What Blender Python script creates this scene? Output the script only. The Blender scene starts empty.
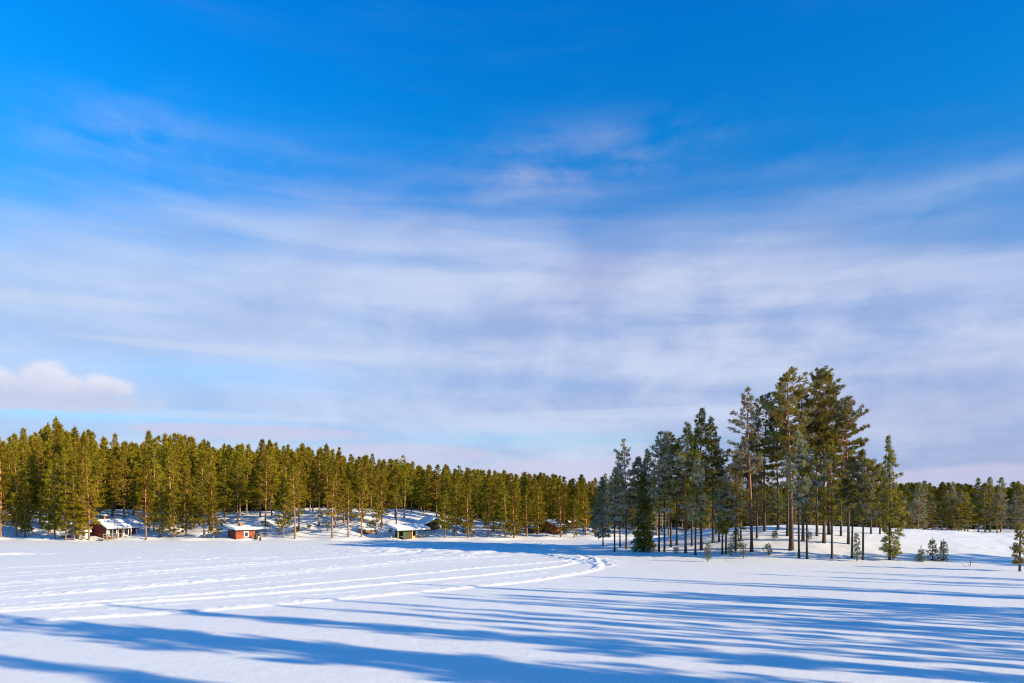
import bpy, bmesh, math, random
import numpy as np
R = math.radians
sc = bpy.context.scene
col = sc.collection
random.seed(5)
F, HZ, CX, CAMH = 683.0, 500.0, 512.0, 6.0
SUN_EL = 18.5
SD = (0.9245, -0.381)            # horizontal direction towards the sun

# ------------------------------------------------------------------ helpers
def mesh_np(name, V, faces_list, mats, smooth=False):
    """faces_list: [(array n x k, material index or array)]"""
    me = bpy.data.meshes.new(name)
    V = np.asarray(V, dtype=np.float32)
    me.vertices.add(len(V)); me.vertices.foreach_set('co', V.ravel())
    loops = np.concatenate([f.ravel() for f, _ in faces_list]).astype(np.int32)
    tot = np.concatenate([np.full(len(f), f.shape[1], dtype=np.int32) for f, _ in faces_list])
    start = np.concatenate([[0], np.cumsum(tot)[:-1]]).astype(np.int32)
    mi = np.concatenate([np.broadcast_to(np.asarray(m, dtype=np.int32), (len(f),)) for f, m in faces_list])
    me.loops.add(len(loops)); me.loops.foreach_set('vertex_index', loops)
    me.polygons.add(len(tot))
    me.polygons.foreach_set('loop_start', start)
    me.polygons.foreach_set('loop_total', tot)
    me.polygons.foreach_set('material_index', np.ascontiguousarray(mi))
    if smooth: me.polygons.foreach_set('use_smooth', np.ones(len(tot), dtype=bool))
    for m in mats: me.materials.append(m)
    me.update(calc_edges=True)
    return me

def link(name, me, parent=None):
    o = bpy.data.objects.new(name, me); col.objects.link(o)
    if parent is not None: o.parent = parent
    return o

def empty(name, loc=(0, 0, 0), rz=0.0, label=None, cat=None, group=None):
    o = bpy.data.objects.new(name, None); col.objects.link(o)
    o.empty_display_size = 0.3
    o.location = loc; o.rotation_euler = (0, 0, rz)
    if label: o['label'] = label
    if cat: o['category'] = cat
    if group: o['group'] = group
    return o

def H2(ix, iy, s):
    n = (ix.astype(np.int64) * 374761393 + iy.astype(np.int64) * 668265263 + s * 1442695041) & 0x7fffffff
    n = ((n ^ (n >> 13)) * 1274126177) & 0x7fffffff
    return ((n ^ (n >> 16)) & 0xffff) / 65535.0

def vnoise(x, y, s=0):
    ix = np.floor(x); iy = np.floor(y); fx = x - ix; fy = y - iy
    fx = fx * fx * (3 - 2 * fx); fy = fy * fy * (3 - 2 * fy)
    a = H2(ix, iy, s); b = H2(ix + 1, iy, s); c = H2(ix, iy + 1, s); d = H2(ix + 1, iy + 1, s)
    return (a * (1 - fx) + b * fx) * (1 - fy) + (c * (1 - fx) + d * fx) * fy

def sstep(t):
    t = np.clip(t, 0, 1); return t * t * (3 - 2 * t)

def lake(px, py):
    d = CAMH * F / (py - HZ)
    return ((px - CX) / F * d, d)

# ------------------------------------------------------------------ terrain
SHX = [-400, -76, -40, -10, 8, 16, 24, 36, 60, 400]
SHY = [98, 100, 100.3, 100.5, 101.5, 103.5, 105, 107, 109, 112]
RX = [-400, -76, -70, -48, -40, -34, -22, -14, -8, 10, 30, 60, 400]
RZ = [4, 4.0, 3.6, 3.6, 4.4, 4.4, 4.1, 3.3, 2.1, 1.4, .5, .36, .36]
MX = [8, 11, 14, 20, 26, 35, 47, 60, 80, 130, 200]
MZ = [0, .25, .55, 1.5, 2.65, 2.95, 2.5, 1.95, 1.8, 1.8, 1.8]
def zbase(x, y):
    x = np.asarray(x, dtype=float); y = np.asarray(y, dtype=float)
    sh = np.interp(x, SHX, SHY) + 0.9 * np.sin(x * 0.31) + 0.5 * np.sin(x * 0.83 + 1)
    t = y - sh
    rise = np.interp(x, RX, RZ)
    z = 0.35 * sstep(t / 2.0) + (rise - .35) * (.5 * sstep((t - 1.5) / 12.0) + .5 * sstep((t - 2) / 26.0)) + 2.0 * sstep((t - 60) / 200) * (x < 10)
    rough = sstep((t - 1) / 4)
    z = z + rough * (0.35 * (vnoise(x * .35, y * .35, 3) - .5) + 0.22 * (vnoise(x * .9, y * .9, 4) - .5))
    # island mound
    R_ = np.interp(x, MX, MZ)
    f0 = np.interp(x, [8, 14, 24, 30, 60, 90], [70, 68.5, 64, 62.5, 60, 58])
    up = sstep((y - f0) / 22.0)
    dn = 1 - sstep((y - 84) / 20.0)
    m = R_ * up * dn
    z = z + m + 0.10 * np.clip(m, 0, 1) * (vnoise(x * .5, y * .5, 8) - .5) + .05 * np.clip(m, 0, 1) * (vnoise(x * 1.7, y * 1.7, 9) - .5)
    # wooded bank to the right of and behind the photographer
    bank = sstep((x - 0.8 * np.clip(y, 0, 60) - 22) / 18.0) * (1 - sstep((y - 42) / 12.0))
    z = z + 0.8 * bank * (0.8 + 0.4 * vnoise(x * .12, y * .12, 11))
    bb = sstep((10 - y) / 9.0)
    z = z + 4.2 * bb * (1 - sstep((np.abs(x) - 9) / 14.0))
    return z

TRACKS = [  # (image polyline, half width m, height m)
    ([(-120, 634), (0, 622), (98, 617), (200, 610.5), (330, 599.5), (440, 590), (480, 586), (530, 581), (574, 574), (596, 569.5), (600, 566.5), (592, 563)], .42, .13),
    ([(-150, 626), (0, 611), (200, 598), (330, 588.5), (480, 575.4), (530, 570), (556, 567), (577, 562.5)], .40, .12),
    ([(-150, 623), (0, 608.5), (200, 594), (330, 582), (480, 568), (530, 564), (570, 560)], .30, .09),
    ([(-150, 603), (0, 596), (117, 589), (240, 577), (330, 568), (432, 559), (500, 556)], 1.1, .10),
    ([(-100, 592), (0, 584), (170, 570), (340, 557), (400, 553)], .9, .085),
    ([(-60, 590), (0, 587), (170, 573), (300, 562)], .5, .05),
    ([(-60, 571), (0, 568), (170, 560), (270, 556.5)], .55, .05),
    ([(0, 577), (150, 566), (260, 559)], .35, .04),
    ([(-100, 601), (0, 592), (120, 582), (260, 572), (400, 560), (470, 557)], .28, .035),
    ([(-100, 606), (0, 599), (150, 587), (300, 573.5), (420, 563), (520, 559)], .25, .035),
    ([(-100, 580), (0, 574), (110, 566), (230, 560), (380, 553)], .3, .035),
    ([(-100, 615), (0, 604), (180, 591), (320, 577)], .22, .03),
    ([(60, 612), (200, 602), (330, 593), (470, 581), (545, 573)], .2, .03),
    ([(592, 563), (584, 556), (574, 550.5), (561, 547), (545, 544)], .35, -.10),
    ([(600, 567), (607, 565.5), (604, 563), (590, 561)], .35, -.12),
    ([(530, 551), (548, 555.5), (562, 558), (580, 561), (592, 563)], .35, -.12),
]
def ztracks(x, y, full=True):
    z = np.zeros_like(x)
    rn = vnoise(x * 2.6, y * 2.6, 21) ; rn2 = vnoise(x * 6, y * 6, 22)
    wob = (vnoise(x * .16, y * .16, 24) - .5) * .5
    lump = vnoise(x * 1.1, y * 1.1, 23)
    for pl, hw, hh in TRACKS:
        P = [lake(*p) for p in pl]
        d2 = np.full(x.shape, 1e9)
        for (ax, ay), (bx, by) in zip(P[:-1], P[1:]):
            vx, vy = bx - ax, by - ay
            t = np.clip(((x - ax) * vx + (y - ay) * vy) / (vx * vx + vy * vy), 0, 1)
            d2 = np.minimum(d2, (x - ax - t * vx) ** 2 + (y - ay - t * vy) ** 2)
        d = np.sqrt(d2) + wob * min(hw, .5)
        if hh > 0:
            core = np.exp(-(d / hw) ** 4)
            groove = np.exp(-(d / (hw * .35)) ** 2)
            z += .95 * hh * core * (0.85 + .12 * lump + .2 * (rn - .5)) - .35 * hh * groove + .075 * core * (rn2 - .5) + .035 * core * (vnoise(x * 3.1 + y * 2, y * 3.1 - x * 2, 27) - .5)
        else:
            core = np.exp(-(d / hw) ** 4)
            z += hh * core * (0.2 + 1.2 * (rn > .45)) + .1 * np.exp(-((d - hw * 1.5) / .3) ** 2) * rn
    return z

def zfull(x, y):
    z = zbase(x, y)
    sh = np.interp(x, SHX, SHY)
    onlake = (1 - sstep((y - sh + 3) / 3))
    z = z + onlake * (0.05 * (vnoise(x * .07, y * .1, 31) - .5) + .014 * (vnoise(x * .33, y * .45, 32) - .5) + .011 * (vnoise(x * 1.3, y * 1.7, 33) - .5) + .007 * (vnoise((x * .92 - y * .38) * .9, (x * .38 + y * .92) * 3.2, 34) - .5))
    z = z + ztracks(x, y) * (y > 18)
    # trampled drifts in front of the far shore and beside the island
    def patch(pts, rx, ry, amp, fr):
        cx, cy = pts
        m = np.exp(-((x - cx) / rx) ** 2 - ((y - cy) / ry) ** 2)
        return m * amp * (vnoise(x * fr, y * fr * .8, 41) - .35)
    z = z + patch((-6, 80), 13, 5, .30, .9) + patch((-14, 84), 6, 4, .2, 1.3)
    cx, cy = lake(592, 561); z = z + patch((cx, cy), 2.2, 3.0, .5, 1.6)
    cx, cy = lake(17, 554); z = z + patch((cx, cy), 3.0, 1.4, .5, 1.2)
    # foot prints over the mound
    z = z - .06 * onlake * (vnoise(x * 1.5, y * 1.5, 45) > .93) * (y > 66)
    return z

def axis(fine0, fine1, step, lo, hi, g=1.12, smax=60):
    a = list(np.arange(fine0, fine1, step))
    s = step; v = a[-1]
    right = []
    while v < hi: s = min(s * g, smax); v += s; right.append(v)
    s = step; v = a[0]; left = []
    while v > lo: s = min(s * g, smax); v -= s; left.append(v)
    return np.array(left[::-1] + a + right)

def piecewise(segs, lo, hi, g=1.1, smax=60):
    a = []
    for s0, s1, st in segs: a += list(np.arange(s0, s1, st))
    right = []; s = segs[-1][2]; v = a[-1]
    while v < hi: s = min(s * g, smax); v += s; right.append(v)
    left = []; s = segs[0][2]; v = a[0]
    while v > lo: s = min(s * g, smax); v -= s; left.append(v)
    return np.array(left[::-1] + a + right)
xs = piecewise([(-80, -45, .3), (-45, 20, .16), (20, 75, .35)], -2500, 2500)
ys = piecewise([(20, 66, .13), (66, 86, .2), (86, 135, .33)], -900, 4500)
X, Y = np.meshgrid(xs, ys)
Z = zfull(X, Y)
nx, ny = len(xs), len(ys)
def ground_z(x, y):
    return float(zbase(np.array([x]), np.array([y]))[0])

def at(px, py, dmin=30, dmax=260):
    """the ground point seen in the pixel, scanning along its line of sight"""
    u, v = (px - CX) / F, (py - HZ) / F
    d = np.arange(dmin, dmax, .1)
    z = zbase(u * d, d)
    ray = CAMH - v * d
    k = np.argmax(ray <= z)
    if ray[k] > z[k]: k = len(d) - 1
    return (u * d[k], float(d[k]), float(z[k]))

# ------------------------------------------------------------------ materials
def newmat(name):
    m = bpy.data.materials.new(name); m.use_nodes = True
    nt = m.node_tree; nt.nodes.clear()
    return m, nt.nodes, nt.links
def nd(N, t, **k):
    n = N.new(t)
    for a, b in k.items():
        if a in n.inputs: n.inputs[a].default_value = b
        else: setattr(n, a, b)
    return n

def mat_snow(name='snow', col1=(.80, .80, .84, 1), bump=.5, scale=3.0):
    m, N, L = newmat(name)
    out = nd(N, 'ShaderNodeOutputMaterial'); b = nd(N, 'ShaderNodeBsdfPrincipled', Roughness=.6)
    b.inputs['Specular IOR Level'].default_value = .25
    geo = nd(N, 'ShaderNodeNewGeometry')
    n1 = nd(N, 'ShaderNodeTexNoise', Scale=.25, Detail=5.0); L.new(geo.outputs['Position'], n1.inputs['Vector'])
    mx = nd(N, 'ShaderNodeMix', data_type='RGBA')
    mx.inputs[6].default_value = col1; mx.inputs[7].default_value = (min(col1[0] * 1.06, 1), min(col1[1] * 1.06, 1), min(col1[2] * 1.04, 1), 1)
    L.new(n1.outputs['Fac'], mx.inputs[0]); L.new(mx.outputs[2], b.inputs['Base Color'])
    n2 = nd(N, 'ShaderNodeTexNoise', Scale=scale, Detail=8.0, Roughness=.65); L.new(geo.outputs['Position'], n2.inputs['Vector'])
    bp = nd(N, 'ShaderNodeBump', Strength=bump, Distance=.035); L.new(n2.outputs['Fac'], bp.inputs['Height'])
    n3 = nd(N, 'ShaderNodeTexNoise', Scale=14.0, Detail=6.0, Roughness=.7); L.new(geo.outputs['Position'], n3.inputs['Vector'])
    b2 = nd(N, 'ShaderNodeBump', Strength=.35, Distance=.012); L.new(n3.outputs['Fac'], b2.inputs['Height']); L.new(bp.outputs[0], b2.inputs['Normal'])
    L.new(b2.outputs[0], b.inputs['Normal']); L.new(b.outputs[0], out.inputs[0])
    return m

def mat_ground():
    m = mat_snow('lake_and_shore_snow', bump=.8, scale=2.2)
    N, L = m.node_tree.nodes, m.node_tree.links
    # sparse needles, twigs and heather poking through on the wooded shore only (above the ice)
    b = [n for n in N if n.type == 'BSDF_PRINCIPLED'][0]
    src = b.inputs['Base Color'].links[0].from_socket
    geo = nd(N, 'ShaderNodeNewGeometry'); sp = nd(N, 'ShaderNodeSeparateXYZ'); L.new(geo.outputs['Position'], sp.inputs[0])
    mr = nd(N, 'ShaderNodeMapRange'); mr.inputs[1].default_value = 98; mr.inputs[2].default_value = 112
    L.new(sp.outputs[1], mr.inputs[0])
    n = nd(N, 'ShaderNodeTexNoise', Scale=1.6, Detail=7.0, Roughness=.75); L.new(geo.outputs['Position'], n.inputs['Vector'])
    rp = nd(N, 'ShaderNodeValToRGB'); rp.color_ramp.elements[0].position = .56; rp.color_ramp.elements[1].position = .66
    L.new(n.outputs['Fac'], rp.inputs[0])
    mu = nd(N, 'ShaderNodeMath', operation='MULTIPLY'); L.new(rp.outputs[0], mu.inputs[0]); L.new(mr.outputs[0], mu.inputs[1])
    mu2 = nd(N, 'ShaderNodeMath', operation='MULTIPLY'); mu2.inputs[1].default_value = .75; L.new(mu.outputs[0], mu2.inputs[0])
    mx = nd(N, 'ShaderNodeMix', data_type='RGBA'); mx.inputs[7].default_value = (.16, .12, .07, 1)
    L.new(mu2.outputs[0], mx.inputs[0]); L.new(src, mx.inputs[6]); L.new(mx.outputs[2], b.inputs['Base Color'])
    return m

def mat_needles(name, c1, c2, var=.35, transl=.22):
    m, N, L = newmat(name)
    out = nd(N, 'ShaderNodeOutputMaterial')
    geo = nd(N, 'ShaderNodeNewGeometry'); oi = nd(N, 'ShaderNodeObjectInfo')
    n1 = nd(N, 'ShaderNodeTexNoise', Scale=2.4, Detail=5.0); L.new(geo.outputs['Position'], n1.inputs['Vector'])
    rp = nd(N, 'ShaderNodeMapRange'); rp.inputs[1].default_value = .35; rp.inputs[2].default_value = .65; L.new(n1.outputs['Fac'], rp.inputs[0])
    mx = nd(N, 'ShaderNodeMix', data_type='RGBA'); mx.inputs[6].default_value = (*c1, 1); mx.inputs[7].default_value = (*c2, 1)
    L.new(rp.outputs[0], mx.inputs[0])
    hs = nd(N, 'ShaderNodeHueSaturation')
    v = nd(N, 'ShaderNodeMapRange'); v.inputs[3].default_value = 1 - var; v.inputs[4].default_value = 1 + var; L.new(oi.outputs['Random'], v.inputs[0])
    L.new(v.outputs[0], hs.inputs['Value']); L.new(mx.outputs[2], hs.inputs['Color'])
    hm = nd(N, 'ShaderNodeMath', operation='MULTIPLY_ADD'); hm.inputs[1].default_value = .04; hm.inputs[2].default_value = .48
    fr = nd(N, 'ShaderNodeMath', operation='FRACT'); f2 = nd(N, 'ShaderNodeMath', operation='MULTIPLY'); f2.inputs[1].default_value = 7.13
    L.new(oi.outputs['Random'], f2.inputs[0]); L.new(f2.outputs[0], fr.inputs[0]); L.new(fr.outputs[0], hm.inputs[0]); L.new(hm.outputs[0], hs.inputs['Hue'])
    d = nd(N, 'ShaderNodeBsdfDiffuse', Roughness=.8); t = nd(N, 'ShaderNodeBsdfTranslucent')
    L.new(hs.outputs[0], d.inputs[0]); L.new(hs.outputs[0], t.inputs[0])
    ms = nd(N, 'ShaderNodeMixShader'); ms.inputs[0].default_value = transl
    L.new(d.outputs[0], ms.inputs[1]); L.new(t.outputs[0], ms.inputs[2]); L.new(ms.outputs[0], out.inputs[0])
    return m

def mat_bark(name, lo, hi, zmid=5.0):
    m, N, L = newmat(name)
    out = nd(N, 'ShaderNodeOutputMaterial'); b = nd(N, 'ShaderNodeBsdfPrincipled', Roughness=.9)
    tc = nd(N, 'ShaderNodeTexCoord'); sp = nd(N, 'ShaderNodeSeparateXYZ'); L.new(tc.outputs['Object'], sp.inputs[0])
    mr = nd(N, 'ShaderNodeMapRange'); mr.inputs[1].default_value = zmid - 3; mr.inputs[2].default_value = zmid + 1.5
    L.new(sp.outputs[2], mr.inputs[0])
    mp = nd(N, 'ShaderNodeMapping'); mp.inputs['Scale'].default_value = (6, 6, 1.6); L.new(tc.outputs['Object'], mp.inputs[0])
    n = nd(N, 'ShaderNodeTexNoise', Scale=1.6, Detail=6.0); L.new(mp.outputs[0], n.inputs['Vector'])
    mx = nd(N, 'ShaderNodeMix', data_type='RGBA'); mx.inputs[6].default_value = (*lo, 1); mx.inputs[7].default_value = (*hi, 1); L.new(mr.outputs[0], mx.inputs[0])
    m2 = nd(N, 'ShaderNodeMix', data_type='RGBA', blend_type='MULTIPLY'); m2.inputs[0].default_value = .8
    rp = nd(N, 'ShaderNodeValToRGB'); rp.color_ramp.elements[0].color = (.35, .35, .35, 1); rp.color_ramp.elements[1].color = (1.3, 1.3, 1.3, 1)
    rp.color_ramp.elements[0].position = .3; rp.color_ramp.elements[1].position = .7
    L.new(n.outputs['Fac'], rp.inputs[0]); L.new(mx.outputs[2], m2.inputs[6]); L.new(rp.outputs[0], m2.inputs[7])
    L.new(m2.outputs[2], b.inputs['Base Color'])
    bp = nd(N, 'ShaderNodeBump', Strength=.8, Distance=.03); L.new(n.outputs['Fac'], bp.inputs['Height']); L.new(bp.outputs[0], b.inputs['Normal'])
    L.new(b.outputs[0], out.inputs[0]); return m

def mat_boards(name, c, board=.14, vertical=True, rough=.75, amt=.5):
    m, N, L = newmat(name)
    out = nd(N, 'ShaderNodeOutputMaterial'); b = nd(N, 'ShaderNodeBsdfPrincipled', Roughness=rough)
    tc = nd(N, 'ShaderNodeTexCoord'); mp = nd(N, 'ShaderNodeMapping')
    mp.inputs['Scale'].default_value = (1 / board, 1 / board, .6) if vertical else (.6, .6, 1 / board)
    L.new(tc.outputs['Object'], mp.inputs[0])
    n = nd(N, 'ShaderNodeTexNoise', Scale=1.0, Detail=3.0); L.new(mp.outputs[0], n.inputs['Vector'])
    rp = nd(N, 'ShaderNodeValToRGB'); rp.color_ramp.elements[0].position = .35; rp.color_ramp.elements[1].position = .65
    rp.color_ramp.elements[0].color = (c[0] * (1 - amt), c[1] * (1 - amt), c[2] * (1 - amt), 1); rp.color_ramp.elements[1].color = (*c, 1)
    L.new(n.outputs['Fac'], rp.inputs[0]); L.new(rp.outputs[0], b.inputs['Base Color'])
    bp = nd(N, 'ShaderNodeBump', Strength=.6, Distance=.02); L.new(n.outputs['Fac'], bp.inputs['Height']); L.new(bp.outputs[0], b.inputs['Normal'])
    L.new(b.outputs[0], out.inputs[0]); return m

def mat_plain(name, c, rough=.6, metal=0.0, amt=.25, sc_=4.0):
    m, N, L = newmat(name)
    out = nd(N, 'ShaderNodeOutputMaterial'); b = nd(N, 'ShaderNodeBsdfPrincipled', Roughness=rough, Metallic=metal)
    tc = nd(N, 'ShaderNodeTexCoord'); n = nd(N, 'ShaderNodeTexNoise', Scale=sc_, Detail=5.0); L.new(tc.outputs['Object'], n.inputs['Vector'])
    rp = nd(N, 'ShaderNodeValToRGB'); rp.color_ramp.elements[0].color = tuple(v * (1 - amt) for v in c) + (1,); rp.color_ramp.elements[1].color = (*c, 1)
    L.new(n.outputs['Fac'], rp.inputs[0]); L.new(rp.outputs[0], b.inputs['Base Color']); L.new(b.outputs[0], out.inputs[0]); return m

SNOW = mat_ground(); ROOFSNOW = mat_snow('roof_snow', (.84, .84, .87, 1), .5, 4.0)
G_SUN = mat_needles('pine_needles', (.14, .118, .012), (.37, .295, .024), .30, .36)
G_DARK = mat_needles('island_pine_needles', (.15, .130, .020), (.38, .305, .040), .22, .38)
G_FROST = mat_needles('frosted_needles', (.46, .47, .44), (.30, .31, .25), .12, .15)
G_SPRUCE = mat_needles('spruce_needles', (.10, .098, .012), (.17, .145, .015), .15, .15)
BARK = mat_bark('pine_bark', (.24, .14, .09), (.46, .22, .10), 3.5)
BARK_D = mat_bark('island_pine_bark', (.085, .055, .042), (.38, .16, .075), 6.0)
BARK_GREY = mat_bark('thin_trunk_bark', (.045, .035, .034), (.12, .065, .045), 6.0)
TWIG = mat_plain('twig_bark', (.14, .09, .07), .9)
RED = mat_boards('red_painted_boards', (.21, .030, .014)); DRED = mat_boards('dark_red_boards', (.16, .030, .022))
ORANGE = mat_boards('weathered_red_orange_boards', (.33, .060, .020), .16, False)
BROWN = mat_boards('brown_boards', (.20, .085, .035), .15, False); DBROWN = mat_boards('dark_brown_logs', (.055, .035, .025), .2, False)
GREYW = mat_boards('grey_weathered_boards', (.26, .23, .19)); GREEN = mat_boards('dark_green_boards', (.045, .065, .025))
YELLOW = mat_boards('yellow_painted_wood', (.50, .38, .14), .1); WHITE = mat_plain('white_paint', (.78, .76, .72), .5, 0, .1)
GLASS = mat_plain('window_glass', (.02, .028, .05), .08, 0, .2); BRICK = mat_plain('brick', (.50, .15, .07), .9, 0, .4, 9)
BLACK = mat_plain('black_metal', (.02, .02, .022), .5, .3); ROOFM = mat_plain('roof_felt', (.05, .045, .045), .8)
LOG = mat_plain('firewood', (.38, .24, .12), .9, 0, .6, 12)

ii = (np.arange(ny - 1)[:, None] * nx + np.arange(nx - 1)[None, :]).ravel()
Fq = np.stack([ii, ii + 1, ii + nx + 1, ii + nx], 1)
g = link('snow_ground', mesh_np('snow_ground', np.stack([X.ravel(), Y.ravel(), Z.ravel()], 1), [(Fq, 0)], [SNOW], True))
g['kind'] = 'structure'

# ------------------------------------------------------------------ trees
class Acc:
    def __init__(s): s.V = []; s.Fq = []; s.n = 0
    def tube(s, P, rad, k):
        P = np.asarray(P, float); rad = np.asarray(rad, float); m = len(P)
        T = np.gradient(P, axis=0); T /= np.linalg.norm(T, axis=1)[:, None] + 1e-9
        ref = np.array([1., 0, 0]) if abs(T[0][2]) > .7 else np.array([0, 0, 1.])
        A = np.cross(T, ref); A /= np.linalg.norm(A, axis=1)[:, None] + 1e-9; B = np.cross(T, A)
        an = np.arange(k) * 2 * np.pi / k
        ring = P[:, None, :] + rad[:, None, None] * (np.cos(an)[None, :, None] * A[:, None, :] + np.sin(an)[None, :, None] * B[:, None, :])
        s.V.append(ring.reshape(-1, 3))
        a = np.arange(m - 1)[:, None] * k + np.arange(k)[None, :]; b = np.arange(m - 1)[:, None] * k + (np.arange(k)[None, :] + 1) % k
        s.Fq.append((np.stack([a, b, b + k, a + k], 2).reshape(-1, 4)) + s.n)
        s.n += m * k
    def mesh(s, name, mats): return mesh_np(name, np.concatenate(s.V), [(np.concatenate(s.Fq), 0)], mats, True)

def tuft_faces(rng, C, D, S, n, width=.28):
    """n needle blades per tuft centre C, leaning along D, size S"""
    m = len(C)
    C = np.repeat(C, n, 0); D = np.repeat(D, n, 0); S = np.repeat(S, n)
    r = rng.normal(size=(m * n, 3)); r /= np.linalg.norm(r, axis=1)[:, None]
    d = D * .75 + r; d[:, 2] += .22; d /= np.linalg.norm(d, axis=1)[:, None]
    q = rng.normal(size=(m * n, 3)); w = np.cross(d, q); w /= np.linalg.norm(w, axis=1)[:, None] + 1e-9
    c0 = C + r * (S * .22)[:, None]
    ln = S * rng.uniform(.6, 1.15, m * n); wd = S * width * rng.uniform(.7, 1.2, m * n)
    a = c0 - w * (wd * .5)[:, None]; b = c0 + w * (wd * .5)[:, None]; t = c0 + d * ln[:, None]
    V = np.stack([a, b, t], 1).reshape(-1, 3)
    return V, np.arange(len(V)).reshape(-1, 3), d

def make_tree(seed, H, cs, rad, kind='cone', dens=1.0, frost=0.0, base_r=None, needles=None, bark=None, blades=11, tsize=.30, sparse=0.0, lean=.0, gap=None):
    """returns (trunk mesh, crown mesh); cs = crown start height, rad = crown radius"""
    rng = np.random.default_rng(seed)
    base_r = base_r or max(.05, H * .0098)
    hs = np.linspace(0, 1, 14)
    amp = .012 * H * (1 if kind != 'spruce' else .3)
    ph = rng.uniform(0, 6, 4)
    ox = amp * (np.sin(hs * 4 + ph[0]) - np.sin(ph[0])) * hs + lean * H * hs; oy = amp * (np.sin(hs * 3.2 + ph[1]) - np.sin(ph[1])) * hs
    tr = Acc()
    P = np.stack([ox, oy, hs * H - .25 * (hs == 0)], 1)
    rr = base_r * (1 - hs) ** .75 + .012; rr[0] *= 1.35
    tr.tube(P, rr, 8)
    def axis_at(h):
        t = h / H; return np.array([np.interp(t, hs, ox), np.interp(t, hs, oy), h])
    C = []; D = []; S = []
    h = cs
    step = {'cone': .42, 'dome': .50, 'spruce': .30, 'sapling': .30, 'tier': .62}[kind] * max(.5, min(1, H / 12))
    asym = rng.uniform(0, 6.28); wv = rng.uniform(0, 6.28, 6); wk = rng.uniform(1.0, 2.6, 3)
    irr = {'cone': .30, 'tier': .30, 'dome': .16}.get(kind, .08)

    while h < H - .12:
        u = (h - cs) / max(H - cs, .1)
        if kind in ('cone', 'tier'): prof = (1 - u ** 1.35) ** 1.0 * (.62 + .38 * min(1, u / .3))
        elif kind == 'dome': prof = max(0, 1 - u ** 2.6) ** .62 * (.45 + .55 * min(1, u / .35))
        elif kind == 'spruce': prof = (1 - u) ** .9
        else: prof = (1 - u) ** .8
        nb = {'cone': 5, 'dome': 4, 'spruce': 7, 'sapling': 5, 'tier': 5}[kind]
        a0 = rng.uniform(0, 6.28)
        for k in range(nb):
            if rng.random() < sparse: continue
            a = a0 + k * 6.283 / nb + rng.normal() * .25
            wav = 1 + irr * (math.sin(wk[0] * h + wv[0] + 2 * a) * .6 + math.sin(wk[1] * 1.7 * h + wv[1] - a) * .6)
            L = rad * prof * wav * rng.uniform(.55, 1.2) * (1 + .16 * math.cos(a - asym)) + .12
            if kind == 'spruce': e0 = R(20 - 45 * (1 - u)) ; curve = .16
            elif kind == 'sapling': e0 = R(35); curve = .1
            else: e0 = R(-12 + 55 * u ** 1.3 + rng.normal() * 9); curve = .18
            hh = h + rng.uniform(-.4, .4) * step * (2.4 if kind == 'dome' else 1)
            b0 = axis_at(min(hh, H - .1))
            ts = np.array([0, .3, .6, .85, 1.0])
            bend = rng.normal() * .15
            def bp(t):
                aa = a + bend * t
                return b0 + np.stack([np.cos(aa) * L * t * math.cos(e0), np.sin(aa) * L * t * math.cos(e0), L * (t * math.sin(e0) + curve * t * t)], -1)
            pts = bp(ts)
            if L > .35: tr.tube(pts, (.012 + .017 * L * rng.uniform(.8, 1.3)) * (1 - ts * .8), 4)
            # tufts: along the outer part of the limb and on side twigs
            t0 = .30 if kind in ('spruce', 'sapling') else .42
            nt = max(2, int(round(L * 4.7 * dens)))
            tt = np.concatenate([rng.uniform(t0, 1, nt), [1.0]])
            pc = bp(tt); side = np.array([-math.sin(a), math.cos(a), 0]); outw = np.array([math.cos(a), math.sin(a), 0])
            spread = (1.08 - tt) * L * .55 + .10
            off = rng.uniform(-1, 1, len(tt)) * spread
            pc = pc + side[None] * off[:, None] + outw[None] * (-np.abs(off) * .25)[:, None]
            pc[:, 2] += rng.normal(size=len(tt)) * .06 + (.05 if kind != 'spruce' else -.08 * 1) 
            C.append(pc)
            dd = outw[None] * .6 + side[None] * np.sign(off)[:, None] * .45
            dd = dd + np.array([0, 0, .35 if kind != 'spruce' else -.15])
            D.append(np.repeat(dd, 1, 0) if len(dd) == len(tt) else np.repeat(dd, len(tt), 0))
            S.append(tsize * rng.uniform(.75, 1.25, len(tt)))
        h += step * rng.uniform(.75, 1.3)
    # leader
    top = axis_at(H)
    C.append(top[None] + np.array([[0, 0, -.1], [0, 0, .05], [0, 0, -.3]])); D.append(np.repeat([[0, 0, 1.]], 3, 0)); S.append(np.full(3, tsize))
    C = np.concatenate(C); D = np.concatenate(D); S = np.concatenate(S)
    V, Fc, d = tuft_faces(rng, C, D, S, blades)
    mi = np.zeros(len(Fc), dtype=np.int32)
    if frost > 0:
        cl = vnoise(C[:, 0] * 1.3 + C[:, 2] * .7 + seed, C[:, 1] * 1.3 + C[:, 2] * 1.1, seed)
        pr = np.clip(frost + (cl - .5) * .9, 0, .95)
        mi = (rng.random(len(Fc)) < np.repeat(pr, blades)).astype(np.int32)
    crown = mesh_np('crown', V, [(Fc, mi)], [needles or G_SUN, G_FROST])
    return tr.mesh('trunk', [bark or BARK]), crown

def place(name, meshes, loc, rz, sxy, sz, label, cat, group=None):
    e = empty(name, loc, rz, label, cat, group)
    for n, me in zip(('trunk', 'crown'), meshes):
        o = link(n, me, e); o.scale = (sxy, sxy, sz)
    return e

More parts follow.
